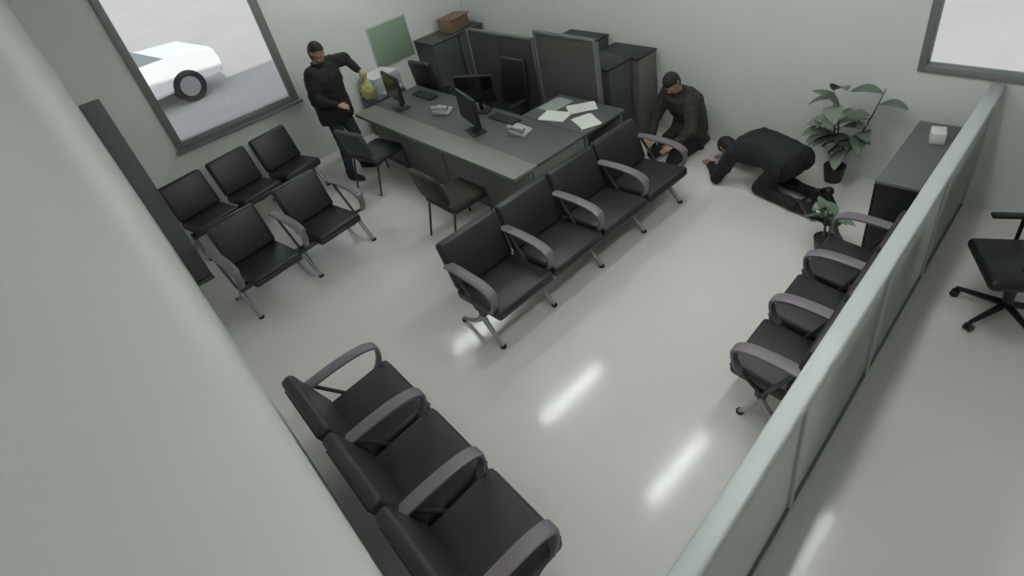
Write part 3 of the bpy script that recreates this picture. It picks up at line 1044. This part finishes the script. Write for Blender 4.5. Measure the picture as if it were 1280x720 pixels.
# --- standing man in a dark jacket
J1 = dict(hip_r=(0.095, 0, 0.90), hip_l=(-0.095, 0, 0.90), sh_r=(0.205, 0.02, 1.40), sh_l=(-0.205, 0.0, 1.41), head=(0.0, 0.055, 1.62),
          el_r=(0.29, 0.04, 1.13), wr_r=(0.19, 0.25, 1.02), el_l=(-0.47, 0.05, 1.36), wr_l=(-0.42, 0.25, 1.20),
          kn_r=(0.15, 0.05, 0.49), an_r=(0.19, 0.02, 0.085), toe_r=(0.21, 0.15, 0.04),
          kn_l=(-0.11, 0.08, 0.49), an_l=(-0.13, 0.03, 0.085), toe_l=(-0.15, 0.16, 0.04))
c1 = dict(look=(0.15, 1, -0.25), headup=(0, 0.2, 1), jacket='jacket_black', trousers='jeans', hem=0.13, seed=2,
          bulk=0.05, hd_r=(-0.6, 0.6, -0.40), hn_r=(0.3, 0.5, 0.8), hs_r=-1, hc_r=1.0,
          hd_l=(0.15, 0.35, -0.9), hn_l=(-0.6, 0.7, 0.1), hs_l=1, hc_l=1.0,
          heel_r=(0.185, 0.0, 0.0), ball_r=(0.215, 0.19, 0.0), heel_l=(-0.125, 0.01, 0.0), ball_l=(-0.155, 0.20, 0.0), hairlow=-0.035)
p1, V1, R1 = person('standing person in dark jacket and jeans between window benches and service desk', (2.42, 6.60, 0), math.radians(-150), J1, c1)

# yellow green bag held in the standing man's hand
wv = V1['wr_l'] + Vector((0.015, 0.025, -0.115))
pw = Matrix.Translation((2.42, 6.60, 0)) @ Matrix.Rotation(math.radians(-150), 4, 'Z') @ wv
t = thing('cloth_bag', 'yellow green cloth bag held by the standing person', 'bag', (pw.x, pw.y, pw.z))
bm = bmesh.new()
ellipsoid(bm, (0, 0, -0.13), (0.105, 0.085, 0.12), None, 18, 14)
capsule(bm, (0, 0, -0.03), (0, 0, 0.03), 0.05, 0.03, 12)
capsule(bm, (0, 0, 0.03), (0.01, 0.0, 0.07), 0.03, 0.05, 12)
bake('bag_body', bm, 'yellow', t, 0.010, 2, 0.012, 18.0, 6)
bm = bmesh.new()
rg = [Vector((0.034 * math.cos(a), 0.034 * math.sin(a), 0.02)) for a in [2 * PI * k / 14 for k in range(15)]]
sweep(bm, rg, 0.006, 6)
link('tie', bm, 'yellow', t)

# --- kneeling man sitting back on his heels by the far wall
J2 = dict(hip_r=(0.095, -0.02, 0.235), hip_l=(-0.095, -0.02, 0.235), sh_r=(0.20, 0.13, 0.70), sh_l=(-0.20, 0.13, 0.70), head=(0.0, 0.23, 0.89),
          el_r=(0.27, 0.24, 0.40), wr_r=(0.16, 0.40, 0.26), el_l=(-0.27, 0.24, 0.40), wr_l=(-0.16, 0.40, 0.26),
          kn_r=(0.15, 0.40, 0.075), an_r=(0.10, -0.02, 0.055), toe_r=(0.09, -0.12, 0.045),
          kn_l=(-0.15, 0.40, 0.075), an_l=(-0.10, -0.02, 0.055), toe_l=(-0.09, -0.12, 0.045), bow=(0, -0.07, 0))
c2 = dict(bulk=0.025, look=(-0.25, 1, -0.75), headup=(0, 0.5, 1), jacket='jacket_brown', trousers='trousers', hem=0.04, seed=5,
          hd_r=(-0.35, 0.85, -0.30), hn_r=(0.1, 0.3, 1), hs_r=-1, hc_r=0.35,
          hd_l=(0.35, 0.85, -0.30), hn_l=(-0.1, 0.3, 1), hs_l=1, hc_l=0.35,
          heel_r=(0.105, -0.06, 0.105), ball_r=(0.09, -0.20, 0.095), heel_l=(-0.105, -0.06, 0.105), ball_l=(-0.09, -0.20, 0.095), sole_up=(0, -0.25, -1))
person('person in brown jacket kneeling upright by far wall at end of centre bench', (4.95, 3.22, 0), math.radians(80), J2, c2)

# --- man bowed down on his knees with his head at the floor
J3 = dict(hip_r=(0.10, -0.33, 0.39), hip_l=(-0.10, -0.33, 0.39), sh_r=(0.20, 0.20, 0.37), sh_l=(-0.20, 0.20, 0.37), head=(0.0, 0.45, 0.27),
          el_r=(0.27, 0.33, 0.075), wr_r=(0.14, 0.56, 0.05), el_l=(-0.27, 0.33, 0.075), wr_l=(-0.10, 0.58, 0.05),
          kn_r=(0.14, -0.10, 0.075), an_r=(0.12, -0.52, 0.075), toe_r=(0.12, -0.64, 0.05),
          kn_l=(-0.14, -0.10, 0.075), an_l=(-0.13, -0.52, 0.075), toe_l=(-0.13, -0.64, 0.05), bow=(0, 0.0, 0.05))
c3 = dict(bulk=0.025, look=(0, 0.35, -1), headup=(0, 1, 0.25), jacket='jacket_navy', trousers='trousers', hem=0.06, seed=9,
          hd_r=(-0.35, 0.9, -0.12), hn_r=(0, 0, 1), hs_r=-1, hc_r=0.12,
          hd_l=(0.25, 0.9, -0.12), hn_l=(0, 0, 1), hs_l=1, hc_l=0.12,
          heel_r=(0.12, -0.57, 0.125), ball_r=(0.12, -0.69, 0.035), heel_l=(-0.13, -0.57, 0.125), ball_l=(-0.13, -0.69, 0.035), sole_up=(0, -0.9, 0.45))
person('person in dark clothes bowed down on hands and knees by the far wall', (4.66, 2.18, 0), math.radians(-14), J3, c3)

# ------------------------------------------------------------------ car outside the window
car = thing('car', 'white car parked outside beyond the large window', 'car', (0.75, 13.8, -0.14), math.radians(8))
def profile(pts, w, taper=0.0, z_t=0.8):
    bm = bmesh.new()
    a = []; b = []
    for (x, z) in pts:
        k = w / 2 - taper * max(0, z - z_t)
        a.append(bm.verts.new((x, -k, z))); b.append(bm.verts.new((x, k, z)))
    n = len(pts)
    for i in range(n):
        bm.faces.new((a[i], a[(i + 1) % n], b[(i + 1) % n], b[i]))
    bm.faces.new(a[::-1]); bm.faces.new(b)
    return bm
bm = profile([(-2.05, 0.30), (2.05, 0.30), (2.12, 0.55), (2.05, 0.88), (1.15, 0.96), (-1.75, 0.98), (-2.08, 0.92), (-2.15, 0.55)], 1.72)
bmesh.ops.bevel(bm, geom=bm.edges[:], offset=0.05, segments=2, affect='EDGES')
link('body_shell', bm, 'carpaint', car)
bm = profile([(-1.70, 0.975), (1.12, 0.955), (0.45, 1.38), (-1.15, 1.42)], 1.60, 0.42, 0.97)
link('window_glass', bm, 'carglass', car)
bm = profile([(-1.18, 1.40), (0.50, 1.365), (0.35, 1.44), (-1.05, 1.47)], 1.26)
bmesh.ops.bevel(bm, geom=bm.edges[:], offset=0.02, segments=2, affect='EDGES')
link('roof', bm, 'carpaint', car)
for sx in (-1.3, 1.3):
    for sy in (-1, 1):
        bm = bmesh.new()
        sweep(bm, [(sx, sy * 0.66, 0.32), (sx, sy * 0.87, 0.32)], 0.32, 20)
        wh = link('wheel', bm, 'tyre', car)
        bm = bmesh.new()
        sweep(bm, [(sx, sy * 0.87, 0.32), (sx, sy * 0.88, 0.32)], 0.2, 16)
        link('hubcap', bm, 'metal', wh)
